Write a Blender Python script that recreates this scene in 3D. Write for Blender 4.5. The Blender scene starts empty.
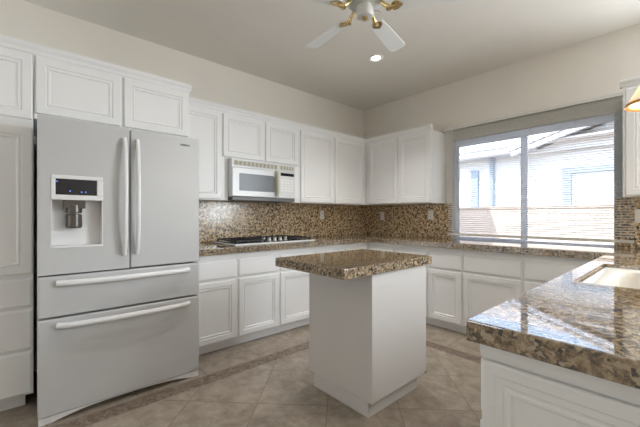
import bpy, bmesh, math, random
from mathutils import Vector, Matrix
R = math.radians
SC = bpy.context.scene
COL = SC.collection
random.seed(7)

# ------------------------------------------------------------------ camera
cam_d = bpy.data.cameras.new('camera'); cam = bpy.data.objects.new('camera', cam_d); COL.objects.link(cam)
cam.location = (3.312, -3.8237, 1.1916)
cam.rotation_euler = (R(90), 0, R(48.4785))
cam_d.sensor_width = 36.0; cam_d.lens = 325.4152 / 640 * 36.0
cam_d.shift_y = 2.3557 / 640; cam_d.clip_start = 0.02
SC.camera = cam

# ------------------------------------------------------------------ sky, sun, fill lamps, window portal, exposure
SC.view_settings.view_transform = 'Standard'; SC.view_settings.look = 'None'
SC.view_settings.gamma = 1.0; SC.view_settings.use_curve_mapping = False
SC.view_settings.exposure = 0.12
SC.cycles.use_denoising = True
SC.cycles.max_bounces = 10; SC.cycles.diffuse_bounces = 5
SC.cycles.sample_clamp_indirect = 6.0
SC.cycles.caustics_reflective = False; SC.cycles.caustics_refractive = False
w = bpy.data.worlds.new('sky'); SC.world = w; w.use_nodes = True
nt = w.node_tree; bg = nt.nodes['Background']
sky = nt.nodes.new('ShaderNodeTexSky'); sky.sky_type = 'NISHITA'; sky.sun_disc = False
sky.sun_elevation = R(48); sky.sun_rotation = R(200); sky.air_density = 1.0; sky.dust_density = 1.5
hz = nt.nodes.new('ShaderNodeMix'); hz.data_type = 'RGBA'; hz.inputs[0].default_value = .45; hz.inputs[7].default_value = (2.2, 2.2, 2.15, 1)   # thin high haze
nt.links.new(sky.outputs[0], hz.inputs[6]); nt.links.new(hz.outputs[2], bg.inputs[0]); bg.inputs[1].default_value = 1.2

def lamp(name, kind, loc, rot, energy, color=(1, 1, 1), **kw):
    d = bpy.data.lights.new(name, kind); d.energy = energy; d.color = color
    for k, v in kw.items(): setattr(d, k, v)
    o = bpy.data.objects.new(name, d); COL.objects.link(o); o.location = loc; o.rotation_euler = rot
    return o
lamp('sun', 'SUN', (0, -8, 9), (R(42), 0, R(-22)), 5.2, (1.0, 0.95, 0.87), angle=R(0.6))
# added out-of-view fill lamps, right of the window and behind the camera
lamp('nook_fill', 'AREA', (4.45, -.06, 1.98), (R(-86), 0, 0), 80, (0.88, 0.96, 1.06), shape='RECTANGLE', size=1.55, size_y=.70)  # added key fill, boosts the weak light from the window side
lamp('nook_up_fill', 'AREA', (5.35, -.10, 1.25), (R(-146), 0, 0), 52, (0.90, 0.965, 1.04), shape='RECTANGLE', size=1.8, size_y=.6)  # added upward fill that brightens the ceiling
lamp('rear_fill', 'AREA', (0.95, -6.42, 1.5), (R(112), 0, 0), 25, (0.90, 0.97, 1.04), shape='RECTANGLE', size=1.7, size_y=1.4)  # added fill standing in front of the solid rear wall
po = lamp('window_daylight', 'AREA', (2.16, 0.16, 1.49), (R(-90), 0, 0), 1, shape='RECTANGLE', size=1.46, size_y=1.17)
po.data.cycles.is_portal = True

# ------------------------------------------------------------------ materials
def mat(name, color, rough=0.5, metal=0.0, coat=0.0, emit=None, estr=0.0, bump=None, trans=0.0):
    m = bpy.data.materials.new(name); m.use_nodes = True
    n = m.node_tree; b = n.nodes['Principled BSDF']
    b.inputs['Base Color'].default_value = (*color, 1); b.inputs['Roughness'].default_value = rough
    b.inputs['Metallic'].default_value = metal; b.inputs['Coat Weight'].default_value = coat
    b.inputs['Coat Roughness'].default_value = 0.08
    b.inputs['Transmission Weight'].default_value = trans
    if emit: b.inputs['Emission Color'].default_value = (*emit, 1); b.inputs['Emission Strength'].default_value = estr
    # slight procedural tone variation + optional bump
    g = n.nodes.new('ShaderNodeNewGeometry')
    tx = n.nodes.new('ShaderNodeTexNoise'); tx.inputs['Scale'].default_value = 3.0; tx.inputs['Detail'].default_value = 3
    n.links.new(g.outputs['Position'], tx.inputs['Vector'])
    mx = n.nodes.new('ShaderNodeMix'); mx.data_type = 'RGBA'
    mx.inputs[6].default_value = (*[c * 0.96 for c in color], 1); mx.inputs[7].default_value = (*[min(1, c * 1.03) for c in color], 1)
    n.links.new(tx.outputs[0], mx.inputs[0]); n.links.new(mx.outputs[2], b.inputs['Base Color'])
    if bump:
        t2 = n.nodes.new('ShaderNodeTexNoise'); t2.inputs['Scale'].default_value = bump[0]; t2.inputs['Detail'].default_value = 4
        n.links.new(g.outputs['Position'], t2.inputs['Vector'])
        bp = n.nodes.new('ShaderNodeBump'); bp.inputs['Strength'].default_value = bump[1]; bp.inputs['Distance'].default_value = 0.01
        n.links.new(t2.outputs[0], bp.inputs['Height']); n.links.new(bp.outputs[0], b.inputs['Normal'])
    return m

def ramp(n, stops):
    r = n.nodes.new('ShaderNodeValToRGB'); e = r.color_ramp.elements
    while len(e) < len(stops): e.new(0.5)
    for el, (p, c) in zip(e, stops): el.position = p; el.color = (*c, 1)
    return r

def math_node(n, op, a, b=None):
    m = n.nodes.new('ShaderNodeMath'); m.operation = op
    for i, v in enumerate((a, b)):
        if v is None: continue
        if isinstance(v, (int, float)): m.inputs[i].default_value = v
        else: n.links.new(v, m.inputs[i])
    return m.outputs[0]

def granite(name, rough, tile=None, gain=1.0, ior=1.6, sc=1.0):
    m = bpy.data.materials.new(name); m.use_nodes = True; n = m.node_tree; b = n.nodes['Principled BSDF']
    g = n.nodes.new('ShaderNodeNewGeometry'); pos = g.outputs['Position']
    # distort
    nz = n.nodes.new('ShaderNodeTexNoise'); nz.inputs['Scale'].default_value = 40; nz.inputs['Detail'].default_value = 3
    n.links.new(pos, nz.inputs['Vector'])
    va = n.nodes.new('ShaderNodeVectorMath'); va.operation = 'MULTIPLY_ADD'
    n.links.new(nz.outputs[1], va.inputs[0]); va.inputs[1].default_value = (.025, .025, .025); n.links.new(pos, va.inputs[2])
    big = n.nodes.new('ShaderNodeTexNoise'); big.inputs['Scale'].default_value = 56 * sc; big.inputs['Detail'].default_value = 5; big.inputs['Roughness'].default_value = .65
    n.links.new(va.outputs[0], big.inputs['Vector'])
    c = lambda *q: tuple(min(1, v * gain) for v in q)
    r1 = ramp(n, [(0.33, c(.022, .017, .013)), (0.42, c(.105, .073, .045)), (0.50, c(.29, .205, .12)), (0.60, c(.45, .345, .21)), (0.74, c(.64, .55, .41))])
    n.links.new(big.outputs[0], r1.inputs[0])
    vo = n.nodes.new('ShaderNodeTexVoronoi'); vo.inputs['Scale'].default_value = 100 if sc == 1 else 80
    n.links.new(va.outputs[0], vo.inputs['Vector'])
    # speck colour per voronoi cell
    sp = n.nodes.new('ShaderNodeSeparateColor'); n.links.new(vo.outputs['Color'], sp.inputs[0])
    dark = math_node(n, 'GREATER_THAN', sp.outputs[0], 0.88)
    mx = n.nodes.new('ShaderNodeMix'); mx.data_type = 'RGBA'; n.links.new(dark, mx.inputs[0])
    n.links.new(r1.outputs[0], mx.inputs[6]); mx.inputs[7].default_value = (*c(.028, .022, .018), 1)
    lite = math_node(n, 'GREATER_THAN', sp.outputs[1], 0.88)
    mx2 = n.nodes.new('ShaderNodeMix'); mx2.data_type = 'RGBA'; n.links.new(lite, mx2.inputs[0])
    n.links.new(mx.outputs[2], mx2.inputs[6]); mx2.inputs[7].default_value = (*c(.52, .43, .31), 1)
    out = mx2.outputs[2]
    if tile:
        s = n.nodes.new('ShaderNodeSeparateXYZ'); n.links.new(pos, s.inputs[0])
        ax = s.outputs['XYZ'.index(tile[0])]
        masks = []
        for o, off in ((ax, tile[1]), (s.outputs[2], 0.914)):
            f = math_node(n, 'FRACT', math_node(n, 'DIVIDE', math_node(n, 'ADD', o, 20 * tile[2] - off), tile[2]))
            masks.append(math_node(n, 'LESS_THAN', f, 0.018))
        mk = math_node(n, 'MAXIMUM', masks[0], masks[1])
        m3 = n.nodes.new('ShaderNodeMix'); m3.data_type = 'RGBA'; n.links.new(math_node(n, 'MULTIPLY', mk, 0.6), m3.inputs[0])
        n.links.new(out, m3.inputs[6]); m3.inputs[7].default_value = (.20, .15, .10, 1); out = m3.outputs[2]
        bp = n.nodes.new('ShaderNodeBump'); bp.invert = True; bp.inputs['Strength'].default_value = .4; bp.inputs['Distance'].default_value = .002
        n.links.new(mk, bp.inputs['Height']); n.links.new(bp.outputs[0], b.inputs['Normal'])
    n.links.new(out, b.inputs['Base Color']); b.inputs['Roughness'].default_value = rough; b.inputs['IOR'].default_value = ior
    return m

def floor_mat(name, diag):
    m = bpy.data.materials.new(name); m.use_nodes = True; n = m.node_tree; b = n.nodes['Principled BSDF']
    g = n.nodes.new('ShaderNodeNewGeometry'); s = n.nodes.new('ShaderNodeSeparateXYZ'); n.links.new(g.outputs['Position'], s.inputs[0])
    x, y = s.outputs[0], s.outputs[1]
    if diag:
        a = math_node(n, 'MULTIPLY', math_node(n, 'SUBTRACT', x, y), 0.70711); c = math_node(n, 'MULTIPLY', math_node(n, 'ADD', x, y), 0.70711)
        offs = (3.005, 0.005); T = 0.445
    else:
        a, c = x, y; offs = (0.93, -1.0); T = 0.46
    masks = []; cells = []
    for o, off in ((a, offs[0]), (c, offs[1])):
        q = math_node(n, 'DIVIDE', math_node(n, 'ADD', o, 30 * T - off + .003), T)
        f = math_node(n, 'FRACT', q); cells.append(math_node(n, 'FLOOR', q))
        masks.append(math_node(n, 'LESS_THAN', f, 0.014))
    mk = math_node(n, 'MAXIMUM', masks[0], masks[1])
    cid = n.nodes.new('ShaderNodeCombineXYZ'); n.links.new(cells[0], cid.inputs[0]); n.links.new(cells[1], cid.inputs[1])
    wn = n.nodes.new('ShaderNodeTexWhiteNoise'); n.links.new(cid.outputs[0], wn.inputs[0])
    off = n.nodes.new('ShaderNodeVectorMath'); off.operation = 'MULTIPLY_ADD'
    n.links.new(wn.outputs[1], off.inputs[0]); off.inputs[1].default_value = (5, 5, 5); n.links.new(g.outputs['Position'], off.inputs[2])
    t1 = n.nodes.new('ShaderNodeTexNoise'); t1.inputs['Scale'].default_value = 9; t1.inputs['Detail'].default_value = 10; t1.inputs['Roughness'].default_value = .74
    t1.inputs['Distortion'].default_value = .35
    n.links.new(off.outputs[0], t1.inputs['Vector'])
    r = ramp(n, [(0.28, (.18, .14, .106)), (0.44, (.27, .222, .173)), (0.56, (.345, .29, .233)), (0.72, (.44, .375, .305))])
    n.links.new(t1.outputs[0], r.inputs[0])
    m3 = n.nodes.new('ShaderNodeMix'); m3.data_type = 'RGBA'; n.links.new(math_node(n, 'MULTIPLY', mk, 0.6), m3.inputs[0])
    n.links.new(r.outputs[0], m3.inputs[6]); m3.inputs[7].default_value = (.13, .10, .078, 1)
    n.links.new(m3.outputs[2], b.inputs['Base Color']); b.inputs['Roughness'].default_value = .42
    bp = n.nodes.new('ShaderNodeBump'); bp.inputs['Strength'].default_value = .15; bp.inputs['Distance'].default_value = .003
    n.links.new(t1.outputs[0], bp.inputs['Height']); n.links.new(bp.outputs[0], b.inputs['Normal'])
    return m

def mosaic_mat(name):
    m = bpy.data.materials.new(name); m.use_nodes = True; n = m.node_tree; b = n.nodes['Principled BSDF']
    g = n.nodes.new('ShaderNodeNewGeometry')
    v = n.nodes.new('ShaderNodeTexVoronoi'); v.inputs['Scale'].default_value = 42; n.links.new(g.outputs['Position'], v.inputs['Vector'])
    s = n.nodes.new('ShaderNodeSeparateColor'); n.links.new(v.outputs['Color'], s.inputs[0])
    t = n.nodes.new('ShaderNodeTexNoise'); t.inputs['Scale'].default_value = 60; t.inputs['Detail'].default_value = 4; n.links.new(g.outputs['Position'], t.inputs['Vector'])
    f = math_node(n, 'MULTIPLY', math_node(n, 'ADD', s.outputs[0], t.outputs[0]), 0.5)
    r = ramp(n, [(0.2, (.13, .088, .062)), (0.45, (.17, .125, .095)), (0.6, (.215, .165, .125)), (0.8, (.27, .21, .165))])
    n.links.new(f, r.inputs[0]); n.links.new(r.outputs[0], b.inputs['Base Color']); b.inputs['Roughness'].default_value = .5
    return m

M = {}
M['wall'] = mat('wall_paint', (.81, .77, .70), .8, bump=(180, .06))
M['ceiling'] = mat('ceiling_paint', (.82, .79, .73), .85, bump=(140, .08))
M['cabinet'] = mat('white_cabinet_paint', (.85, .85, .845), .33)
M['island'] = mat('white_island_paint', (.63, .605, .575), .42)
M['trimwhite'] = mat('white_trim', (.82, .82, .80), .4)
M['granite'] = granite('polished_granite', .035, gain=.80, ior=2.6)
M['granite_isl'] = granite('polished_island_granite', .05, gain=.85, ior=1.65)
M['tileA'] = granite('granite_tile_left', .16, ('Y', -1.718, .152), gain=1.75, sc=.62, ior=1.65)
M['tileB'] = granite('granite_tile_back', .10, ('X', .02, .152), gain=1.75, sc=.62, ior=1.65)
M['floor'] = floor_mat('floor_tile_diagonal', True); M['floor2'] = floor_mat('floor_tile_straight', False); M['mosaic'] = mosaic_mat('mosaic_border')
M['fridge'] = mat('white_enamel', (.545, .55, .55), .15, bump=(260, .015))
M['fridge_trim'] = mat('white_plastic', (.80, .80, .80), .28)
M['dark'] = mat('dark_gap', (.02, .02, .02), .6)
M['blackglass'] = mat('black_display', (.012, .013, .016), .08)
M['steelgrey'] = mat('grey_metal', (.30, .29, .28), .3, .8)
M['nozzle'] = mat('smoky_plastic', (.085, .072, .06), .18)
M['blue_led'] = mat('blue_indicator', (.1, .2, .8), .4, emit=(.15, .25, 1), estr=1.2)
M['badge'] = mat('dark_badge', (.10, .10, .11), .3, .6)
M['mw_white'] = mat('microwave_white', (.77, .78, .785), .25)
M['mw_cream'] = mat('microwave_cream', (.66, .63, .52), .45)
M['mw_vent'] = mat('vent_shadow', (.22, .21, .18), .6)
M['mw_glass'] = mat('microwave_glass', (.10, .105, .11), .3)
M['mw_base'] = mat('microwave_underside', (.13, .13, .13), .4)
M['iron'] = mat('cast_iron', (.018, .018, .02), .45)
M['cook_black'] = mat('black_enamel', (.02, .02, .022), .2)
M['silver'] = mat('silver_knob', (.62, .62, .62), .28, .7)
M['sink'] = mat('sink_enamel', (.66, .64, .59), .15)
M['brass'] = mat('polished_brass', (.72, .57, .30), .2, 1.0)
M['blade'] = mat('fan_blade_white', (.80, .82, .80), .4)
M['fanwhite'] = mat('fan_white', (.66, .66, .62), .35)
M['slat'] = mat('blind_slat', (.86, .85, .81), .45)
M['blindrail'] = mat('blind_rail', (.70, .68, .63), .45)
M['cord'] = mat('blind_cord', (.72, .70, .66), .7)
M['vinyl'] = mat('window_vinyl', (.86, .89, .92), .4)
M['outlet'] = mat('outlet_plastic', (.88, .87, .84), .35)
M['slot'] = mat('outlet_slot', (.05, .045, .04), .6)
M['bulb'] = mat('lit_bulb', (1, 1, 1), .4, emit=(1, .93, .82), estr=14)
M['warmbulb'] = mat('warm_bulb', (1, 1, 1), .4, emit=(1, .80, .55), estr=12)
M['amber'] = mat('amber_glass', (.55, .26, .07), .2)
M['stucco'] = mat('stucco', (.78, .77, .76), .9, bump=(60, .3))
M['eave'] = mat('eave_paint', (.60, .62, .68), .8)
M['rooftile'] = mat('roof_tile', (.62, .58, .56), .85, bump=(30, .4))
M['bluetrim'] = mat('blue_grey_trim', (.30, .37, .46), .6)
M['paleblind'] = mat('pale_drape', (.66, .66, .68), .7)
M['block'] = mat('garden_wall_block', (.74, .62, .54), .9, bump=(40, .4))
M['joint'] = mat('garden_wall_cap', (.60, .48, .40), .9)
M['gravel'] = mat('gravel', (.50, .45, .40), .95, bump=(50, .6))
# translucent shade glass
m = bpy.data.materials.new('frosted_shade_glass'); m.use_nodes = True; n = m.node_tree
b = n.nodes['Principled BSDF']; b.inputs['Base Color'].default_value = (.86, .82, .75, 1); b.inputs['Roughness'].default_value = .3
tr = n.nodes.new('ShaderNodeBsdfTranslucent'); tr.inputs[0].default_value = (.92, .86, .76, 1)
ms = n.nodes.new('ShaderNodeMixShader'); ms.inputs[0].default_value = .5
n.links.new(b.outputs[0], ms.inputs[1]); n.links.new(tr.outputs[0], ms.inputs[2]); n.links.new(ms.outputs[0], n.nodes['Material Output'].inputs[0])
M['shade'] = m
# window glass: thin, clear
m = bpy.data.materials.new('window_glass'); m.use_nodes = True; n = m.node_tree
tp = n.nodes.new('ShaderNodeBsdfTransparent'); tp.inputs[0].default_value = (.93, .96, .98, 1)
gl = n.nodes.new('ShaderNodeBsdfGlossy'); gl.inputs['Roughness'].default_value = .02
fr = n.nodes.new('ShaderNodeFresnel'); fr.inputs[0].default_value = 1.35
ms = n.nodes.new('ShaderNodeMixShader'); n.links.new(fr.outputs[0], ms.inputs[0]); n.links.new(tp.outputs[0], ms.inputs[1]); n.links.new(gl.outputs[0], ms.inputs[2])
n.links.new(ms.outputs[0], n.nodes['Material Output'].inputs[0])
M['glass'] = m
def translucent(m, color, fac):
    n = m.node_tree; t = n.nodes.new('ShaderNodeBsdfTranslucent'); t.inputs[0].default_value = (*color, 1)
    x = n.nodes.new('ShaderNodeMixShader'); x.inputs[0].default_value = fac
    n.links.new(n.nodes['Principled BSDF'].outputs[0], x.inputs[1]); n.links.new(t.outputs[0], x.inputs[2])
    n.links.new(x.outputs[0], n.nodes['Material Output'].inputs[0])
translucent(M['slat'], (.85, .83, .79), .30); translucent(M['vinyl'], (.88, .91, .95), .5)

# ------------------------------------------------------------------ helpers
ORG = {}
class MB:
    """collects shapes, in world coordinates, into ONE mesh"""
    def __init__(s): s.bm = bmesh.new()
    def quadgrid(s, rings, closed=True, cap0=False, cap1=False):
        V = [[s.bm.verts.new(p) for p in r] for r in rings]
        k = len(rings[0])
        for a, b_ in zip(V, V[1:]):
            for i in range(k if closed else k - 1):
                j = (i + 1) % k
                try: s.bm.faces.new((a[i], a[j], b_[j], b_[i]))
                except ValueError: pass
        if cap0: s.bm.faces.new(V[0][::-1])
        if cap1: s.bm.faces.new(V[-1])
        return s
    def box(s, x0, x1, y0, y1, z0, z1):
        lo = [(x0, y0, z0), (x1, y0, z0), (x1, y1, z0), (x0, y1, z0)]; hi = [(a, b_, z1) for a, b_, _ in lo]
        return s.quadgrid([lo, hi], True, True, True)
    def prism(s, poly, fn, a, b_):
        """poly: list of 2-D points, fn(p, t) -> 3-D"""
        return s.quadgrid([[fn(p, a) for p in poly], [fn(p, b_) for p in poly]], True, True, True)
    def lathe(s, prof, c, axis=(0, 0, 1), n=32):
        ax = Vector(axis).normalized(); u = ax.orthogonal().normalized(); v = ax.cross(u); c = Vector(c)
        rings = []
        for r, h in prof: rings.append([c + ax * h + (u * math.cos(2 * math.pi * i / n) + v * math.sin(2 * math.pi * i / n)) * max(r, 1e-4) for i in range(n)])
        return s.quadgrid(rings, True, True, True)
    def tube(s, pts, r, n=10, flat=1.0, ref=None):
        pts = [Vector(p) for p in pts]; rings = []
        for i, p in enumerate(pts):
            t = (pts[min(i + 1, len(pts) - 1)] - pts[max(i - 1, 0)]).normalized()
            rf = Vector(ref) if ref else (Vector((0, 0, 1)) if abs(t.z) < .9 else Vector((1, 0, 0)))
            u = t.cross(rf).normalized(); v = u.cross(t)
            rr = r[i] if isinstance(r, (list, tuple)) else r
            rings.append([p + u * rr * math.cos(2 * math.pi * k / n) + v * rr * flat * math.sin(2 * math.pi * k / n) for k in range(n)])
        return s.quadgrid(rings, True, True, True)
    def build(s, name, material, parent=None, bevel=0, smooth=False, loc=None, segs=2):
        bmesh.ops.recalc_face_normals(s.bm, faces=s.bm.faces[:])
        org = ORG[parent.name] if parent is not None else Vector(loc or (0, 0, 0))
        for v in s.bm.verts: v.co -= org
        me = bpy.data.meshes.new(name); s.bm.to_mesh(me); s.bm.free()
        mats = material if isinstance(material, (list, tuple)) else [material]
        for q in mats: me.materials.append(q)
        o = bpy.data.objects.new(name, me); COL.objects.link(o)
        if parent is not None: o.parent = parent
        else: o.location = org
        ORG[o.name] = org
        if smooth:
            for p in me.polygons: p.use_smooth = True
            me.set_sharp_from_angle(angle=R(40))
        if bevel:
            b_ = o.modifiers.new('bevel', 'BEVEL'); b_.width = bevel; b_.segments = segs; b_.limit_method = 'ANGLE'; b_.angle_limit = R(40)
        return o

def thing(name, label, cat, loc, group=None):
    o = bpy.data.objects.new(name, None); COL.objects.link(o); o.location = loc; o.empty_display_size = .1
    ORG[o.name] = Vector(loc); o['label'] = label; o['category'] = cat
    if group: o['group'] = group
    return o
def tag(o, label, cat, group=None):
    o['label'] = label; o['category'] = cat
    if group: o['group'] = group
    return o
def struct(o): o['kind'] = 'structure'; return o

# facing frames: (u along the run, v up, n out of the front)
def FA(x): return lambda u, v, n: (x + n, u, v)      # front looks to +x
def FB(y): return lambda u, v, n: (u, y - n, v)      # front looks to -y
def FC(x): return lambda u, v, n: (x - n, u, v)      # front looks to -x

DOOR = [(0, 0), (0, .013), (.0025, .0165), (.006, .018), (.046, .018), (.049, .011), (.055, .009), (.059, .014), (.066, .014), (.071, .007), (.076, .006)]
DRAWER = [(0, 0), (0, .010), (.003, .012), (.012, .018)]
def panel(name, F, u0, u1, v0, v1, parent, prof=DOOR, material=None, label=None):
    mb = MB(); rings = []
    for i, d in prof:
        rings.append([F(u0 + i, v0 + i, d), F(u1 - i, v0 + i, d), F(u1 - i, v1 - i, d), F(u0 + i, v1 - i, d)])
    mb.quadgrid(rings, True, True, True)
    o = mb.build(name, material or M['cabinet'], parent)
    if label: o['label'] = label
    return o
def fbox(mb, F, u0, u1, v0, v1, n0, n1):
    a = F(u0, v0, n0); b_ = F(u1, v1, n1)
    mb.box(min(a[0], b_[0]), max(a[0], b_[0]), min(a[1], b_[1]), max(a[1], b_[1]), min(a[2], b_[2]), max(a[2], b_[2]))
CROWN = [(-.02, 2.203), (.004, 2.203), (.008, 2.212), (.012, 2.224), (.022, 2.238), (.026, 2.246), (.026, 2.262), (-.02, 2.262)]
def crown(F, u0, u1, parent, dz=0):
    mb = MB(); mb.prism(CROWN, lambda p, t: F(t, p[1], p[0]), u0, u1)
    return mb.build('crown', M['cabinet'], parent)

# ================================================================== room shell
WX0, WX1, WZ0, WZ1 = 1.416, 2.887, .90, 2.10
ZB_ = 1.342; H = 2.81; RX, RY = 6.5, -6.5
struct(MB().box(-.15, 0, RY, .15, -.1, H + .1).build('wall_left', M['wall']))
wb = MB()
wb.box(0, WX0, 0, .15, -.1, H + .1); wb.box(WX1, 3.65, 0, .15, -.1, H + .1); wb.box(6.35, RX, 0, .15, -.1, H + .1)
wb.box(3.65, 6.35, 0, .15, -.1, .95); wb.box(3.65, 6.35, 0, .15, 2.35, H + .1)  # unseen opening, added to hold the nook fill lamps
wb.box(WX0, WX1, 0, .15, -.1, WZ0); wb.box(WX0, WX1, 0, .15, WZ1, H + .1)
struct(wb.build('wall_back', M['wall']))
wr = MB(); wr.box(RX, RX + .15, RY - .15, .15, -.1, H + .1)
struct(wr.build('wall_right', M['wall']))
wf = MB(); wf.box(-.15, RX + .15, RY - .15, RY, -.1, H + .1)
struct(wf.build('wall_front', M['wall']))
struct(MB().box(-.15, RX + .15, RY - .15, .15, H, H + .12).build('ceiling', M['ceiling']))
# our own roof with its eaves, above the ceiling
struct(MB().prism([(-.75, 2.98), (.75, 2.98), (.75, 3.06), (-3.0, 4.1), (-7.2, 3.06), (-7.2, 2.98)], lambda p, t: (t, p[0], p[1]), -.6, RX + .6).build('roof_1', M['rooftile']))
# unseen wing and eave, added to cast a slanting shadow on the garden wall
struct(MB().box(-4, .15, .16, 1.70, 2.84, 2.95).build('shadow_roof', M['rooftile']))
struct(MB().box(-4, -.45, .16, 1.25, -.12, 2.839).build('shadow_wing', M['stucco']))
# floor: straight-laid border by the cabinets, mosaic strips, diagonal field
SX0, SX1, SY0, SY1 = .935, 1.055, -1.12, -1.0
fl = MB(); fl.box(SX1, RX, RY, SY0, -.1, 0); struct(fl.build('floor', M['floor']))
fe = MB(); fe.box(0, SX0, RY, 0, -.1, 0); fe.box(SX0, RX, SY1, 0, -.1, 0); struct(fe.build('floor_edge', M['floor2']))
fm = MB(); fm.box(SX0, SX1, RY, SY1, -.1, 0); fm.box(SX1, RX, SY0, SY1, -.1, 0); struct(fm.build('floor_border', M['mosaic']))

# ------------------------------------------------------------------ window
win = bpy.data.objects.new('window_1', None); COL.objects.link(win); win.location = (2.16, .09, .9); ORG['window_1'] = Vector(win.location); win['kind'] = 'structure'
fr = MB(); tl, tr_, tt, tb_ = .027, .011, .058, .026; y0, y1 = .07, .13
fr.box(WX0, WX1, y0, y1, WZ1 - tt, WZ1); fr.box(WX0, WX1, y0, y1, WZ0 + .012, WZ0 + tb_)
fr.box(WX0, WX0 + tl, y0, y1, WZ0 + tb_, WZ1 - tt); fr.box(WX1 - tr_, WX1, y0, y1, WZ0 + tb_, WZ1 - tt)
fr.build('window_frame', M['vinyl'], win, bevel=.002)
MB().box(2.142, 2.188, .078, .125, WZ0 + tb_ + .001, WZ1 - tt - .001).build('mullion', M['vinyl'], win, bevel=.003)
sf = MB(); a, b_ = WX0 + tl + .001, 2.141; z0, z1 = WZ0 + tb_ + .001, WZ1 - tt - .001; q = .010
sf.box(a, b_, .083, .115, z1 - q, z1); sf.box(a, b_, .083, .115, z0, z0 + q); sf.box(a, a + q, .083, .115, z0 + q, z1 - q); sf.box(b_ - q, b_, .083, .115, z0 + q, z1 - q)
sf.build('sash', M['vinyl'], win, bevel=.002)
MB().box(a + q, b_ - q, .097, .101, z0 + q, z1 - q).build('pane', M['glass'], win)
MB().box(2.189, WX1 - tr_ - .001, .104, .108, z0, z1).build('pane', M['glass'], win)
struct(MB().box(WX1 + .003, 2.966, -.004, -.0005, ZB_ + .004, WZ1).build('trim_1', M['vinyl']))
struct(MB().box(WX0 + .002, WX1 - .002, .0, .068, WZ0, .912).build('window_sill', M['trimwhite']))

# ------------------------------------------------------------------ wall cabinets on the left wall
def body(F, u0, u1, v0, v1, depth, parent, name='body'):
    mb = MB(); fbox(mb, F, u0 + .0006, u1 - .0006, v0, v1, -depth, 0); return mb.build(name, M['cabinet'], parent, bevel=.0015)
G = 'white wall cabinets'
ZB, ZD0, ZD1, ZT = 1.342, 1.352, 2.185, 2.203
fa = FA(.327)
def upper(F, depth, u0, u1, doors, label, zb=ZB, zd=ZD0, base=None):
    c = thing('wall_cabinet', label, 'cabinet', base, G)
    body(F, u0, u1, zb, ZT, depth, c)
    for a, b_ in doors: panel('door', F, a, b_, zd, ZD1, c)
    crown(F, u0, u1, c)
    return c
upper(fa, .325, -2.856, -2.415, [(-2.835, -2.458)], 'single-door white wall cabinet between the refrigerator and the microwave', base=(0.002, -2.64, ZB))
c = upper(fa, .325, -2.415, -1.512, [(-2.44, -1.985), (-1.962, -1.535)], 'short two-door white wall cabinet directly above the microwave', zb=1.758, zd=1.77, base=(.002, -1.96, 1.758))
fp = MB(); fbox(fp, fa, -2.4144, -2.384, ZB, 1.757, -.325, 0); fp.build('filler_panel', M['cabinet'], c)
fp = MB(); fbox(fp, fa, -1.609, -1.5126, ZB, 1.757, -.325, 0); fp.build('filler_panel', M['cabinet'], c)
c = thing('wall_cabinet', 'two-door white wall cabinet right of the microwave, running into the corner', 'cabinet', (.002, -.75, ZB), G)
body(fa, -1.512, -.0014, ZB, ZT, .325, c)
panel('door', fa, -1.490, -.962, ZD0, ZD1, c); panel('door', fa, -.932, -.385, ZD0, ZD1, c)
crown(fa, -1.512, -.33, c)
fb = FB(-.327)
c = upper(fb, .325, .330, 1.332, [(.388, .858), (.880, 1.318)], 'two-door white wall cabinet on the window wall, left of the window', base=(.83, -.002, ZB))
c = thing('wall_cabinet', 'white wall cabinet right of the window, behind the amber pendant lamp', 'cabinet', (3.2, -.05, ZB), G)
mb = MB(); mb.box(2.972, 3.445, -.327, -.052, ZB, ZT); mb.build('body', M['cabinet'], c, bevel=.0015)
panel('door', fb, 2.99, 3.427, ZD0, ZD1, c)
crown(fb, 2.955, 3.46, c)

# over-fridge cabinet and pantry
ff = FA(.602)
c = thing('wall_cabinet', 'deep two-door white cabinet above the refrigerator', 'cabinet', (.002, -3.33, 1.80), G)
body(ff, -3.814, -2.858, 1.80, ZT, .60, c)
panel('door', ff, -3.806, -3.347, 1.835, 2.19, c); panel('door', ff, -3.325, -2.872, 1.835, 2.19, c)
crown(ff, -3.814, -2.845, c)
mb = MB(); mb.box(.002, .60, -2.882, -2.8586, 0, 1.799); mb.build('side_panel', M['cabinet'], c)
c = thing('pantry_cabinet', 'tall white pantry cabinet with drawers left of the refrigerator', 'cabinet', (.002, -4.13, 0))
body(ff, -4.46, -3.816, .085, ZT, .60, c)
mb = MB(); mb.box(.002, .54, -4.459, -3.855, 0, .084); mb.build('toe_kick', M['cabinet'], c)
panel('door', ff, -4.44, -3.822, 1.79, 2.19, c); panel('door', ff, -4.44, -3.822, .835, 1.735, c)
for a, b_ in ((.632, .805), (.372, .616), (.095, .358)): panel('drawer', ff, -4.44, -3.820, a, b_, c, DRAWER)
crown(ff, -4.46, -3.816, c)

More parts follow.
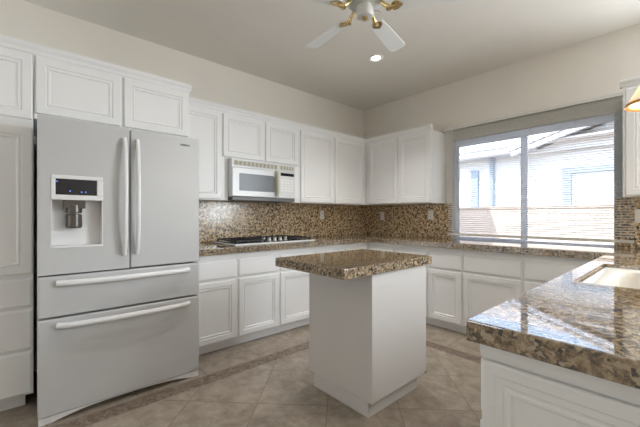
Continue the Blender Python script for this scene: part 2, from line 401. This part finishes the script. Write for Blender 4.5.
# ------------------------------------------------------------------ base cabinets
ZC0, ZC1 = .858, .914
G2 = 'white base cabinets'
def base_unit(F, depth, u0, u1, label, loc, door=True, kickn=-.06, skip_kick=False):
    c = thing('base_cabinet', label, 'cabinet', loc, G2)
    body(F, u0, u1, .085, ZC0 - .001, depth, c)
    mb = MB(); fbox(mb, F, u0 + .0006, u1 - .0006, 0, .0845, -depth, kickn); mb.build('toe_kick', M['cabinet'], c)
    if door:
        panel('drawer', F, u0 + .012, u1 - .012, .640, .800, c, DRAWER)
        panel('door', F, u0 + .012, u1 - .012, .100, .622, c)
    return c
ba = FA(.602); bb = FB(-.602)
base_unit(ba, .60, -2.856, -2.430, 'white base cabinet with drawer beside the refrigerator', (.3, -2.64, 0))
base_unit(ba, .60, -2.430, -1.973, 'white base cabinet with drawer below the left half of the cooktop', (.3, -2.2, 0))
base_unit(ba, .60, -1.973, -1.500, 'white base cabinet below the right half of the cooktop, partly behind the island', (.3, -1.73, 0))
base_unit(ba, .60, -1.500, -1.040, 'white base cabinet on the left wall hidden behind the island, only its top rail showing', (.3, -1.27, 0))
c = base_unit(ba, .60, -1.040, -.0014, 'white corner base cabinet where the two counter runs meet', (.3, -.5, 0), door=False)
panel('drawer', ba, -1.028, -.635, .640, .800, c, DRAWER); panel('door', ba, -1.028, -.635, .100, .622, c)
base_unit(bb, .60, .6035, 1.010, 'white base cabinet on the window wall nearest the corner, behind the island', (.8, -.3, 0))
base_unit(bb, .60, 1.010, 1.445, 'white base cabinet on the window wall just right of the island', (1.22, -.3, 0))
base_unit(bb, .60, 1.445, 1.826, 'narrow white base cabinet under the left end of the window', (1.63, -.3, 0))
base_unit(bb, .60, 1.826, 2.358, 'wide white base cabinet under the middle of the window', (2.09, -.3, 0))
base_unit(bb, .60, 2.358, 2.915, 'white base cabinet under the right end of the window, cut off by the peninsula', (2.63, -.3, 0))

# peninsula
PX0, PX1, PY = 2.944, 3.84, -2.915
pen = thing('peninsula_cabinet', 'white peninsula cabinet with a raised-panel end below the sink counter', 'cabinet', (3.4, -1.6, 0))
mb = MB(); mb.box(PX0, PX1, PY, PY + .02, .085, ZC0 - .001); mb.build('end_panel', M['cabinet'], pen, bevel=.0015)
mb = MB(); mb.box(PX0, PX0 + .02, PY + .0205, -.003, .085, ZC0 - .001); mb.build('face_frame', M['cabinet'], pen)
mb = MB(); mb.box(PX1 - .02, PX1, PY + .0205, -.003, .085, ZC0 - .001); mb.build('back_panel', M['cabinet'], pen)
mb = MB(); mb.box(PX0 + .0205, PX1 - .0205, PY + .0205, -.003, .10, .12); mb.build('cabinet_floor', M['cabinet'], pen)
mb = MB(); mb.box(PX0 + .07, PX1 - .03, PY + .0, -.003, 0, .0845); mb.build('toe_kick', M['cabinet'], pen)
fpn = FB(PY)
mb = MB(); mb.prism([(0, .816), (.006, .816), (.012, .835), (.012, .857), (0, .857)], lambda p, t: fpn(t, p[1], p[0]), PX0, PX1); mb.build('top_rail', M['cabinet'], pen)
PEND = [(0, 0), (0, .013), (.003, .0165), (.007, .018), (.030, .018), (.034, .015), (.050, .0145), (.054, .011), (.060, .011), (.064, .014), (.070, .014), (.075, .008), (.08, .008)]
panel('end_door', fpn, PX0 + .006, PX1 - .006, .100, .812, pen, PEND)
fc = FC(PX0)
for k in range(4):
    u0 = -2.90 + k * .56
    panel('drawer', fc, u0 + .012, u0 + .548, .640, .800, pen, DRAWER); panel('door', fc, u0 + .012, u0 + .548, .100, .622, pen)

# ------------------------------------------------------------------ countertop (one continuous piece with the sink cut out)
SKX0, SKX1, SKY0, SKY1 = 2.992, 3.44, -2.10, -1.335
def counter(cells_in, xs, ys, z0, z1):
    bm = bmesh.new(); V = {}
    def v(i, j, z):
        k = (i, j, z)
        if k not in V: V[k] = bm.verts.new((xs[i], ys[j], z))
        return V[k]
    nx, ny = len(xs) - 1, len(ys) - 1
    inside = lambda i, j: 0 <= i < nx and 0 <= j < ny and cells_in((xs[i] + xs[i + 1]) / 2, (ys[j] + ys[j + 1]) / 2)
    for i in range(nx):
        for j in range(ny):
            if not inside(i, j): continue
            bm.faces.new((v(i, j, z1), v(i + 1, j, z1), v(i + 1, j + 1, z1), v(i, j + 1, z1)))
            bm.faces.new((v(i, j, z0), v(i, j + 1, z0), v(i + 1, j + 1, z0), v(i + 1, j, z0)))
            for di, dj, a, b2 in ((-1, 0, (i, j), (i, j + 1)), (1, 0, (i + 1, j), (i + 1, j + 1)), (0, -1, (i, j), (i + 1, j)), (0, 1, (i, j + 1), (i + 1, j + 1))):
                if not inside(i + di, j + dj): bm.faces.new((v(*a, z0), v(*b2, z0), v(*b2, z1), v(*a, z1)))
    mb = MB(); mb.bm.free(); mb.bm = bm; return mb
CD = .643; PL, PE, PR = 2.918, -2.952, 4.0
xs = [.002, CD, PL, SKX0, SKX1, PR]; ys = [PE, -2.857, SKY0, SKY1, -CD, -.002]
def inside(x, y):
    if SKX0 < x < SKX1 and SKY0 < y < SKY1: return False
    return (x < CD and y > -2.857) or y > -CD or x > PL
ct = counter(inside, xs, ys, ZC0, ZC1).build('countertop', M['granite'], bevel=.004, segs=3)
tag(ct, 'long brown speckled granite countertop along both walls and over the peninsula', 'countertop')
# backsplashes
BS = 'granite tile backsplashes'
tag(MB().box(.001, .013, -2.857, -.0135, ZC1 + .0005, ZB - .0005).build('backsplash', M['tileA']), 'granite tile backsplash on the left wall behind the cooktop', 'backsplash', BS)
tag(MB().box(.0135, WX0 - .002, -.013, -.001, ZC1 + .0005, ZB - .0005).build('backsplash', M['tileB']), 'granite tile backsplash between the corner and the window', 'backsplash', BS)
tag(MB().box(WX1 + .004, 3.62, -.0125, -.001, ZC1 + .0005, ZB - .0005).build('backsplash', M['tileB']), 'granite tile backsplash right of the window, partly behind the blind', 'backsplash', BS)

# ------------------------------------------------------------------ sink
def rrect(x0, x1, y0, y1, r, z, n=6):
    out = []
    for cx, cy, a0 in ((x1 - r, y1 - r, 0), (x0 + r, y1 - r, 90), (x0 + r, y0 + r, 180), (x1 - r, y0 + r, 270)):
        for k in range(n + 1):
            a = R(a0 + 90 * k / n); out.append((cx + r * math.cos(a), cy + r * math.sin(a), z))
    return out
sk = thing('kitchen_sink', 'cream undermount kitchen sink set into the peninsula counter', 'sink', (3.2, -1.72, .68))
mb = MB(); rings = []
for i, r, z in ((.0015, .03, .80), (.0015, .03, .892), (.005, .03, .896), (.040, .05, .893), (.056, .07, .886), (.068, .08, .86), (.08, .09, .74), (.11, .10, .70), (.17, .06, .6895)):
    rings.append(rrect(SKX0 + i, SKX1 - i, SKY0 + i, SKY1 - i, r, z))
mb.quadgrid(rings, True, False, True); mb.build('basin', M['sink'], sk, smooth=True)
MB().lathe([(.0, .0), (.045, .0), (.045, .004), (.03, .005), (.025, .001), (0, .001)], (3.215, -1.72, .690)).build('drain', M['silver'], sk, smooth=True)

# ------------------------------------------------------------------ island
isl = thing('kitchen_island', 'small white kitchen island with a brown granite top in the middle of the floor', 'island', (1.82, -2.06, 0))
IX0, IX1, IY0, IY1 = 1.533, 2.105, -2.352, -1.767
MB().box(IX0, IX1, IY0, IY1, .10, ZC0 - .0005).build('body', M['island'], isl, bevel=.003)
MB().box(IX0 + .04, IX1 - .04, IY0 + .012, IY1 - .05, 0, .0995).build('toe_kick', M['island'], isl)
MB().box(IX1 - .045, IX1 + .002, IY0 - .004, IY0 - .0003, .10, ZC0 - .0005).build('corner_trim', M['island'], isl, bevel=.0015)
MB().box(1.499, 2.135, -2.616, -1.743, ZC0, ZC1).build('island_top', M['granite_isl'], isl, bevel=.005, segs=3)
tb = MB(); tb.tube([(2.1055, -1.783, .112), (2.118, -1.783, .112)], .006, 8); tb.build('door_bumper', M['steelgrey'], isl)

# ------------------------------------------------------------------ refrigerator
fx = .894; fd = .80
fg = thing('refrigerator', 'white french-door refrigerator with water dispenser and two freezer drawers', 'refrigerator', (.45, -3.347, 0))
Y0, Y1, YM = -3.801, -2.886, -3.343
MB().box(.03, .79, Y0 + .008, Y1 - .008, .03, 1.745).build('cabinet_body', M['fridge'], fg, bevel=.006)
def doorbox(name, y0, y1, z0, z1, hole=None):
    mb = MB()
    if hole:
        a, b2, c0, c1 = hole; bk = .815
        mb.box(.80, bk, y0, y1, z0, z1)
        mb.box(bk, fx, y0, a, z0, z1); mb.box(bk, fx, b2, y1, z0, z1); mb.box(bk, fx, a, b2, z0, c0); mb.box(bk, fx, a, b2, c1, z1)
        bmesh.ops.remove_doubles(mb.bm, verts=mb.bm.verts[:], dist=1e-5)
        o = mb.build(name, M['fridge'], fg)
    else:
        mb.box(.80, fx, y0, y1, z0, z1); o = mb.build(name, M['fridge'], fg, bevel=.010, segs=3)
    return o
DZ0 = .852
doorbox('door', Y0, YM - .003, DZ0, 1.762, (-3.742, -3.491, 1.003, 1.43))
dR = doorbox('door', YM + .003, Y1, DZ0, 1.762)
d1 = doorbox('drawer', Y0, Y1, .606, .843); d2 = doorbox('drawer', Y0, Y1, .040, .596)
MB().box(.792, .8145, Y0 + .012, Y1 - .012, .10, 1.74).build('gasket', M['dark'], fg)
# arched kick plate with feet
pts = [(Y0 + .004, .0), (Y0 + .06, .0)]
for k in range(1, 16):
    u = k / 16; pts.append((Y0 + .06 + u * (Y1 - Y0 - .12), .034 * (1 - abs(2 * u - 1) ** 3.0)))
pts += [(Y1 - .06, .0), (Y1 - .004, .0), (Y1 - .004, .0385), (Y0 + .004, .0385)]
MB().prism(pts, lambda p, t: (t, p[0], p[1]), .845, .885).build('kick_plate', M['fridge_trim'], fg)
MB().box(.40, .70, Y0 + .03, Y1 - .03, .004, .029).build('base_grille', M['dark'], fg)
# handles
def vhandle(y):
    mb = MB(); N = 14; pts = []
    for k in range(N + 1):
        u = k / N; pts.append((fx + .012 + .040 * math.sin(math.pi * min(1, max(0, u))) ** .45, y, .945 + u * .745))
    mb.tube(pts, [.016] * (N + 1), 12, flat=.8, ref=(0, 1, 0))
    return mb.build('handle', M['fridge_trim'], fg, smooth=True)
vhandle(-3.376); vhandle(-3.303)
def hhandle(z, parent):
    mb = MB(); N = 14; pts = []
    for k in range(N + 1):
        u = k / N; pts.append((fx + .012 + .042 * math.sin(math.pi * u) ** .4, -3.715 + u * .747, z))
    mb.tube(pts, .017, 12, ref=(0, 0, 1)); return mb.build('handle', M['fridge_trim'], fg, smooth=True)
hhandle(.802, d1); hhandle(.557, d2)
# dispenser
dp = MB(); a, b2, z0, z1 = -3.742, -3.491, 1.285, 1.43; e = fx + .006
dp.box(.82, e, a, b2, z1 - .022, z1); dp.box(.82, e, a, b2, z0, z0 + .030); dp.box(.82, e, a, a + .02, z0 + .03, z1 - .022); dp.box(.82, e, b2 - .032, b2, z0 + .03, z1 - .022)
dpo = dp.build('dispenser_panel', M['fridge_trim'], fg, bevel=.003)
MB().box(.82, e - .002, a + .0205, b2 - .0325, z0 + .0305, z1 - .0225).build('display', M['blackglass'], dpo)
for yy, zz in ((-3.715, 1.392), (-3.655, 1.338), (-3.600, 1.334), (-3.580, 1.335)):
    MB().box(e - .0025, e - .0008, yy - .003, yy + .003, zz - .003, zz + .003).build('indicator', M['blue_led'], dpo)
rc = MB()
rc.box(.816, .822, a, b2, 1.003, 1.284); rc.box(.8225, fx - .001, a, a + .006, 1.004, 1.284); rc.box(.8225, fx - .001, b2 - .006, b2, 1.004, 1.284); rc.box(.8225, fx + .004, a + .0065, b2 - .0065, 1.004, 1.016)
rc.build('dispenser_recess', M['fridge_trim'], fg)
nz = MB(); nz.box(.83, .902, -3.688, -3.580, 1.236, 1.2845); nz.lathe([(.040, 0), (.040, .05), (.034, .055)], (.865, -3.634, 1.208)); nz.lathe([(.036, 0), (.041, .01), (.041, .075), (.036, .085)], (.862, -3.634, 1.118))
nz.build('dispenser_nozzle', M['nozzle'], fg, bevel=.003)
# maker's badge on the right door
cu = bpy.data.curves.new('badge_text', 'FONT'); cu.body = 'SAMSUNG'; cu.size = .0185; cu.extrude = .0008; cu.align_x = 'CENTER'; cu.align_y = 'CENTER'; cu.offset = .0006
to = bpy.data.objects.new('tmp', cu); COL.objects.link(to); bpy.context.view_layer.update()
me = bpy.data.meshes.new_from_object(to.evaluated_get(bpy.context.evaluated_depsgraph_get())); bpy.data.objects.remove(to)
bd = bpy.data.objects.new('badge', me); COL.objects.link(bd); me.materials.clear(); me.materials.append(M['badge'])
bd.parent = fg; bd.matrix_local = Matrix.Translation(Vector((fx + .0012, -2.991, 1.704)) - ORG[fg.name]) @ Matrix(((0, 0, 1, 0), (.78, 0, 0, 0), (0, 1, 0, 0), (0, 0, 0, 1)))
ORG[bd.name] = ORG[fg.name]

# ------------------------------------------------------------------ microwave
mw = thing('microwave', 'white over-the-range microwave hanging above the cooktop', 'microwave', (.2, -1.985, 1.345))
MY0, MY1, MZ0, MZ1, MX = -2.380, -1.615, 1.345, 1.752, .385
MB().box(.014, MX, MY0, MY1, MZ0 + .035, MZ1).build('case', M['mw_white'], mw, bevel=.004)
MB().box(.03, MX + .012, MY0 + .006, MY1 - .006, MZ0, MZ0 + .0345).build('underside', M['mw_base'], mw, bevel=.003)
vg = MB(); vg.box(MX + .0005, MX + .014, MY0, MY1, MZ1 - .082, MZ1); vgo = vg.build('vent_grille', M['mw_white'], mw, bevel=.003)
for (ya, yb, n_) in ((MY0 + .022, MY0 + .525, 11), (MY0 + .560, MY1 - .022, 5)):
    vs = MB(); vs.box(MX + .0145, MX + .0155, ya, yb, MZ1 - .064, MZ1 - .018); vso = vs.build('vent_slots', M['mw_vent'], vgo)
    vt = MB(); st = (yb - ya) / n_
    vt.box(MX + .0156, MX + .0180, ya, yb, MZ1 - .064, MZ1 - .060); vt.box(MX + .0156, MX + .0180, ya, yb, MZ1 - .022, MZ1 - .018)
    for k in range(n_ + 1): vt.box(MX + .0156, MX + .0180, ya + st * k - .008 if k else ya, ya + st * k + .008 if k < n_ else yb, MZ1 - .064, MZ1 - .018)
    for q in range(1, 4): vt.box(MX + .0156, MX + .0172, ya, yb, MZ1 - .064 + q * .0115 - .003, MZ1 - .064 + q * .0115 + .002)
    vt.build('vent_louvers', M['mw_cream'], vgo)
DY = -1.845
dr = MB(); dr.box(MX + .0005, MX + .020, MY0 + .002, DY, MZ0 + .040, MZ1 - .085); dro = dr.build('door', M['mw_white'], mw, bevel=.005)
wn = MB(); wn.quadgrid([[(x, p[0], p[1]) for p in [(q[0], q[1]) for q in rrect(MY0 + .075, DY - .052, MZ0 + .095, MZ1 - .140, .012, 0)]] for x in (MX + .0185, MX + .0212)], True, True, True)
wn.build('door_window', M['mw_glass'], dro)
hb = MB(); hb.tube([(MX + .018, DY - .024, MZ0 + .06), (MX + .045, DY - .024, MZ0 + .085), (MX + .050, DY - .024, MZ0 + .19), (MX + .045, DY - .024, MZ1 - .11), (MX + .018, DY - .024, MZ1 - .09)], .019, 10, ref=(0, 1, 0)); hb.build('handle', M['mw_cream'], dro, smooth=True)
cp = MB(); cp.box(MX + .0005, MX + .018, DY + .004, MY1 - .002, MZ0 + .040, MZ1 - .085); cpo = cp.build('control_panel', M['mw_white'], mw, bevel=.004)
MB().box(MX + .018, MX + .0195, DY + .030, MY1 - .022, MZ1 - .128, MZ1 - .096).build('display', M['blackglass'], cpo)
for r_ in range(5):
    for c_ in range(4):
        y = DY + .034 + c_ * .042; z = MZ1 - .165 - r_ * .028
        MB().box(MX + .018, MX + .0188, y, y + .034, z - .018, z).build('button', M['outlet'], cpo)

# ------------------------------------------------------------------ cooktop
ck = thing('cooktop', 'white gas cooktop with black grates set on the granite counter', 'cooktop', (.32, -1.93, ZC1))
CX0, CX1, CY0, CY1 = .085, .585, -2.44, -1.475
MB().box(CX0, CX1, CY0, CY1, ZC1 + .0005, ZC1 + .016).build('pan', M['mw_white'], ck, bevel=.005)
MB().box(CX0 + .02, CX1 - .03, CY0 + .025, CY1 - .025, ZC1 + .0165, ZC1 + .020).build('burner_plate', M['cook_black'], ck)
GZ = ZC1 + .020
def grate(y0, y1):
    g = MB(); x0, x1 = CX0 + .03, CX1 - .055; zt = GZ + .026
    for y in (y0, y1): g.box(x0, x1, y - .007, y + .007, zt - .012, zt)
    for x in (x0, x1): g.box(x - .007, x + .007, y0, y1, zt - .012, zt)
    for y in (y0, y1):
        for x in (x0, x1): g.box(x - .008, x + .008, y - .008, y + .008, GZ, zt)
    n = 5
    for k in range(1, n): g.box(x0, x1, y0 + (y1 - y0) * k / n - .005, y0 + (y1 - y0) * k / n + .005, zt - .008, zt + .004)
    g.box((x0 + x1) / 2 - .006, (x0 + x1) / 2 + .006, y0, y1, zt - .008, zt + .003)
    return g.build('grate', M['iron'], ck, bevel=.002)
grate(CY0 + .045, CY0 + .345); grate(CY1 - .315, CY1 - .045)
g = MB(); x0, x1 = CX0 + .03, CX0 + .30; zt = GZ + .026
for y in (CY0 + .36, CY1 - .33): g.box(x0, x1, y - .006, y + .006, GZ, zt)
for x in (x0, (x0 + x1) / 2, x1): g.box(x - .006, x + .006, CY0 + .36, CY1 - .33, zt - .011, zt)
g.build('grate', M['iron'], ck, bevel=.002)
for (x, y, r_) in ((.20, CY0 + .19, .042), (.43, CY0 + .19, .034), (.20, CY1 - .18, .036), (.43, CY1 - .18, .042), (.22, -1.925, .05)):
    MB().lathe([(r_, 0), (r_, .008), (r_ * .72, .010), (r_ * .72, .016), (r_ * .3, .018)], (x, y, GZ + .0003), n=20).build('burner', M['iron'], ck, smooth=True)
for k in range(5):
    y = -2.075 + k * .068
    kb = MB(); kb.lathe([(.024, 0), (.024, .005), (.019, .008), (.017, .030), (.014, .033)], (.475, y, GZ + .0003), n=20); kb.box(.452, .498, y - .005, y + .005, GZ + .03, GZ + .040)
    kb.build('knob', M['silver'], ck, smooth=True)

# ------------------------------------------------------------------ outlets
def outlet(F, u, v, label, name='wall_outlet', wdt=.07, hgt=.115, kind='outlet'):
    o = thing(name, label, kind, F(u, v, 0), 'outlets on the backsplash')
    pl = MB(); rings = []
    for i, d in ((0, 0), (0, .003), (.003, .006)): rings.append([F(u - wdt / 2 + i, v - hgt / 2 + i, d), F(u + wdt / 2 - i, v - hgt / 2 + i, d), F(u + wdt / 2 - i, v + hgt / 2 - i, d), F(u - wdt / 2 + i, v + hgt / 2 - i, d)])
    pl.quadgrid(rings, True, True, True); pl.build('cover_plate', M['outlet'], o)
    if kind == 'outlet':
        for dz in (-.022, .022):
            rcp = MB(); fbox(rcp, F, u - .014, u + .014, v + dz - .013, v + dz + .013, .0062, .0075); ro = rcp.build('receptacle', M['outlet'], o)
            sl = MB()
            for du in (-.006, .006): fbox(sl, F, u + du - .0016, u + du + .0016, v + dz - .003, v + dz + .007, .0076, .0082)
            fbox(sl, F, u - .002, u + .002, v + dz - .010, v + dz - .006, .0076, .0082)
            sl.build('slots', M['slot'], ro)
    else:
        for du in (-.025, .025):
            sw = MB(); fbox(sw, F, u + du - .016, u + du + .016, v - .033, v + .033, .0062, .010); sw.build('rocker', M['outlet'], o, bevel=.002)
    return o
outlet(FA(.0135), -.868, 1.203, 'ivory outlet on the left backsplash right of the microwave')
outlet(FB(-.0135), .374, 1.19, 'ivory outlet on the back backsplash nearer the corner')
outlet(FB(-.0135), 1.142, 1.203, 'ivory outlet on the back backsplash nearer the window')
outlet(FB(-.0135), 3.075, 1.19, 'ivory switch plate at the right edge, beside the blind', 'light_switch', .118, .115, 'switch')

# ------------------------------------------------------------------ venetian blind
bl = thing('venetian_blind', 'white horizontal venetian blind hanging over the window', 'blind', (2.2, -.028, .965))
BX0, BX1 = 1.385, 3.014
MB().box(1.338, BX1, -.048, -.006, 2.222, 2.252).build('headrail', M['blindrail'], bl, bevel=.002)
sl = MB(); zt, zb_, pitch = 2.212, .992, .0222; N = int((zt - zb_) / pitch)
for k in range(N + 1):
    z = zt - k * pitch; pr = []
    for q in range(5):
        s = (q / 4 - .5); pr.append((-.029 + .0245 * s, z + .0042 * (1 - 4 * s * s) + .0026 * s))
    poly = pr + [(a, b2 - .0007) for a, b2 in pr[::-1]]
    sl.prism(poly, lambda p, t: (t, p[0], p[1]), BX0, BX1)
sl.build('slats', M['slat'], bl)
MB().box(BX0, BX1, -.043, -.0155, .960, .986).build('bottom_rail', M['blindrail'], bl, bevel=.003)
for x in (1.50, 1.86, 2.25, 2.62, 2.93):
    lc = MB()
    for y in (-.0425, -.0158): lc.tube([(x, y, .984), (x, y, 2.222)], .0009, 5)
    lc.build('ladder_cord', M['cord'], bl)
MB().tube([(1.44, -.052, 2.235), (1.442, -.054, 1.62)], .0035, 8).build('tilt_wand', M['trimwhite'], bl)

# ------------------------------------------------------------------ recessed ceiling light, plus added out-of-view ones for fill
def downlight(x, y, label, power):
    rl = thing('recessed_light', label, 'ceiling light', (x, y, H), 'recessed ceiling lights')
    MB().lathe([(.044, -.001), (.060, -.003), (.066, -.007), (.082, -.004), (.084, -.0005)], (x, y, H), n=36).build('trim_ring', M['trimwhite'], rl, smooth=True)
    MB().lathe([(.0, -.010), (.025, -.009), (.036, -.006), (.042, -.0012)], (x, y, H), n=32).build('bulb', M['bulb'], rl, smooth=True)
    lamp('recessed_glow', 'SPOT', (x, y, H - .02), (0, 0, 0), power, (.98, .97, .95), spot_size=R(100), spot_blend=.9, shadow_soft_size=.06)
downlight(1.193, -1.182, 'lit round recessed light in the ceiling beyond the fan', 85)
downlight(1.70, -2.70, 'added out-of-view recessed fill light in the ceiling between the island and the refrigerator', 48)  # added fill for the lower cabinets on the left wall
downlight(3.42, -1.05, 'added out-of-view recessed fill light in the ceiling directly above the kitchen sink', 22)  # added fill from the sink side, out of view
downlight(3.30, -5.2, 'added out-of-view recessed fill light in the ceiling behind the camera, over the room beyond', 30)  # added rear fill for surfaces facing the camera side
downlight(5.0, -4.6, 'added out-of-view recessed fill light in the ceiling of the nook on the right', 30)  # added fill from the unseen right part of the room

# ------------------------------------------------------------------ ceiling fan
fcx, fcy, fz = 1.956, -2.243, 2.50
fan = thing('ceiling_fan', 'white ceiling fan with polished brass blade brackets', 'ceiling fan', (fcx, fcy, H))
MB().lathe([(.07, 0), (.07, -.03), (.05, -.055), (.018, -.06)], (fcx, fcy, H - .0005)).build('canopy', M['brass'], fan, smooth=True)
MB().tube([(fcx, fcy, H - .06), (fcx, fcy, 2.69)], .012, 12).build('downrod', M['brass'], fan)
MB().lathe([(.03, .18), (.10, .16), (.125, .12), (.125, .05), (.10, .03), (.06, .02), (.06, .012)], (fcx, fcy, fz + .005)).build('motor_housing', M['fanwhite'], fan, smooth=True)
MB().lathe([(.126, .095), (.130, .09), (.130, .075), (.126, .07)], (fcx, fcy, fz + .005)).build('brass_band', M['brass'], fan, smooth=True)
MB().lathe([(.055, .016), (.055, -.04), (.048, -.05), (.02, -.053)], (fcx, fcy, fz)).build('switch_housing', M['fanwhite'], fan, smooth=True)
MB().lathe([(.022, -.0535), (.022, -.058), (.014, -.066), (.0, -.068)], (fcx, fcy, fz)).build('finial', M['brass'], fan, smooth=True)
for k in range(5):
    a = R(176.3 + 72 * k); d = Vector((math.cos(a), math.sin(a), 0)); s = Vector((-math.sin(a), math.cos(a), 0))
    P = lambda r, q, z: Vector((fcx, fcy, fz)) + d * r + s * (q * math.cos(R(11))) + Vector((0, 0, z - q * math.sin(R(11))))
    out = []
    for r, hw in ((.175, .040), (.19, .046), (.30, .053), (.45, .060), (.555, .063), (.575, .058), (.588, .045), (.592, .025)): out.append((r, hw))
    poly = [(r, -hw) for r, hw in out] + [(r, hw) for r, hw in out[::-1]]
    mb = MB(); mb.quadgrid([[P(r, q, -.003) for r, q in poly], [P(r, q, .003) for r, q in poly]], True, True, True)
    bo = mb.build('blade', M['blade'], fan, bevel=.0015)
    ib = MB(); ib.tube([P(.10, 0, .03), P(.125, 0, .008), P(.155, 0, -.014), P(.185, 0, -.010)], [.012, .014, .016, .013], 10)
    ip = [(.165, -.018), (.18, -.034), (.205, -.030), (.225, -.012), (.235, 0), (.225, .012), (.205, .030), (.18, .034), (.165, .018)]
    ib.quadgrid([[P(r, q, -.009) for r, q in ip], [P(r, q, -.0035) for r, q in ip]], True, True, True)
    ib.lathe([(.017, 0), (.017, .010), (.012, .016)], P(.150, 0, -.024), n=14)
    ib.build('blade_bracket', M['brass'], bo, smooth=True)
ch = MB(); ch.tube([(fcx + .045, fcy + .03, fz - .015), (fcx + .075, fcy + .052, fz - .022), (fcx + .082, fcy + .058, fz - .035)], .0018, 6); ch.build('pull_chain', M['steelgrey'], fan)

# ------------------------------------------------------------------ pendant lamps over the peninsula
def pendant(x, y, z, label):
    p = thing('pendant_lamp', label, 'pendant lamp', (x, y, H), 'pendant lamps')
    MB().lathe([(.06, 0), (.06, -.015), (.03, -.03), (.006, -.032)], (x, y, H - .0005)).build('canopy', M['brass'], p, smooth=True)
    MB().tube([(x, y, H - .03), (x, y, z + .20)], .004, 8).build('stem', M['brass'], p)
    MB().lathe([(.022, .20), (.026, .185), (.026, .15), (.02, .145)], (x, y, z)).build('socket', M['brass'], p, smooth=True)
    sh = MB(); pr = [(.028, .165), (.040, .145), (.066, .105), (.090, .060), (.110, .025), (.118, .012)]
    n_ = 40; rings = [[(x + r * math.cos(2 * math.pi * i / n_), y + r * math.sin(2 * math.pi * i / n_), z + h) for i in range(n_)] for r, h in pr + [(r - .004, h - .001) for r, h in pr[::-1]]]
    sh.quadgrid(rings, True); so = sh.build('lamp_shade', M['shade'], p, smooth=True)
    rm = MB(); pr = [(.1185, .012), (.124, .0), (.121, -.003), (.108, .002), (.113, .011)]
    rings = [[(x + r * math.cos(2 * math.pi * i / n_), y + r * math.sin(2 * math.pi * i / n_), z + h) for i in range(n_)] for r, h in pr + pr[:1]]
    rm.quadgrid(rings, True); rm.build('amber_rim', M['amber'], so, smooth=True)
    MB().lathe([(.005, .145), (.016, .13), (.030, .095), (.034, .075), (.028, .055), (.012, .045), (0, .043)], (x, y, z), n=20).build('bulb', M['warmbulb'], p, smooth=True)
    lamp('pendant_glow', 'POINT', (x, y, z + .02), (0, 0, 0), 4.5, (1, .86, .68), shadow_soft_size=.03)
pendant(3.230, -1.657, 1.712, 'lit pendant lamp with a bell glass shade and amber rim, by the window')
pendant(3.47, -2.25, 1.74, 'second lit pendant lamp, over the near end of the peninsula beside the sink')

# ------------------------------------------------------------------ outside the window
gd = struct(MB().box(-14, 16, .16, 30, -.30, -.12).build('ground', M['gravel']))
gw = thing('garden_wall', 'sunlit block garden wall outside the window', 'garden wall', (1, 3.08, -.12))
MB().box(-9, 10, 3.0, 3.16, -.12, 1.33).build('blockwork', M['block'], gw)
MB().box(-9, 10, 2.98, 3.18, 1.331, 1.37).build('cap', M['joint'], gw)
nh = thing('neighbor_house', 'pale stucco house beyond the garden wall, seen through the blind', 'house', (0, 5.2, -.12))
MB().box(-9, 9, 5.2, 9.0, -.12, 2.83).build('wall', M['stucco'], nh)
MB().box(-9.5, 1.0, 4.72, 5.19, 2.70, 2.83).build('fascia', M['eave'], nh)
MB().prism([(4.70, 2.831), (4.70, 2.87), (7.6, 4.0), (9.5, 2.87), (9.5, 2.831)], lambda p, t: (t, p[0], p[1]), -9.6, 9.6).build('roof', M['rooftile'], nh)
MB().prism([(.55, 2.60), (.55, 2.70), (3.3, 3.52), (6.1, 2.70), (6.1, 2.60), (3.3, 3.40)], lambda p, t: (p[0], t, p[1]), 4.62, 4.74).build('barge_board', M['eave'], nh)
MB().prism([(.75, 2.66), (3.3, 3.40), (5.9, 2.66)], lambda p, t: (p[0], t, p[1]), 4.98, 5.19).build('gable', M['stucco'], nh)
MB().prism([(.50, 2.705), (3.3, 3.53), (6.15, 2.705), (6.15, 2.76), (3.3, 3.60), (.50, 2.76)], lambda p, t: (p[0], t, p[1]), 4.60, 7.0).build('gable_roof', M['rooftile'], nh)
f = MB(); f.box(1.44, 1.60, 5.12, 5.199, .8, 2.26); f.box(2.75, 2.90, 5.12, 5.199, .8, 2.26); f.box(1.60, 2.75, 5.12, 5.199, 2.14, 2.26); f.box(1.60, 2.75, 5.12, 5.199, .8, .95)
wo = f.build('window', M['bluetrim'], nh); MB().box(1.601, 2.749, 5.16, 5.199, .951, 2.139).build('pane', M['paleblind'], wo)
f = MB(); f.box(-.60, -.42, 5.13, 5.199, .6, 2.42); wo = f.build('window', M['bluetrim'], nh)
MB().tube([(-.06, 5.14, -.1), (-.06, 5.14, 2.69)], .05, 10).build('downspout', M['bluetrim'], nh)
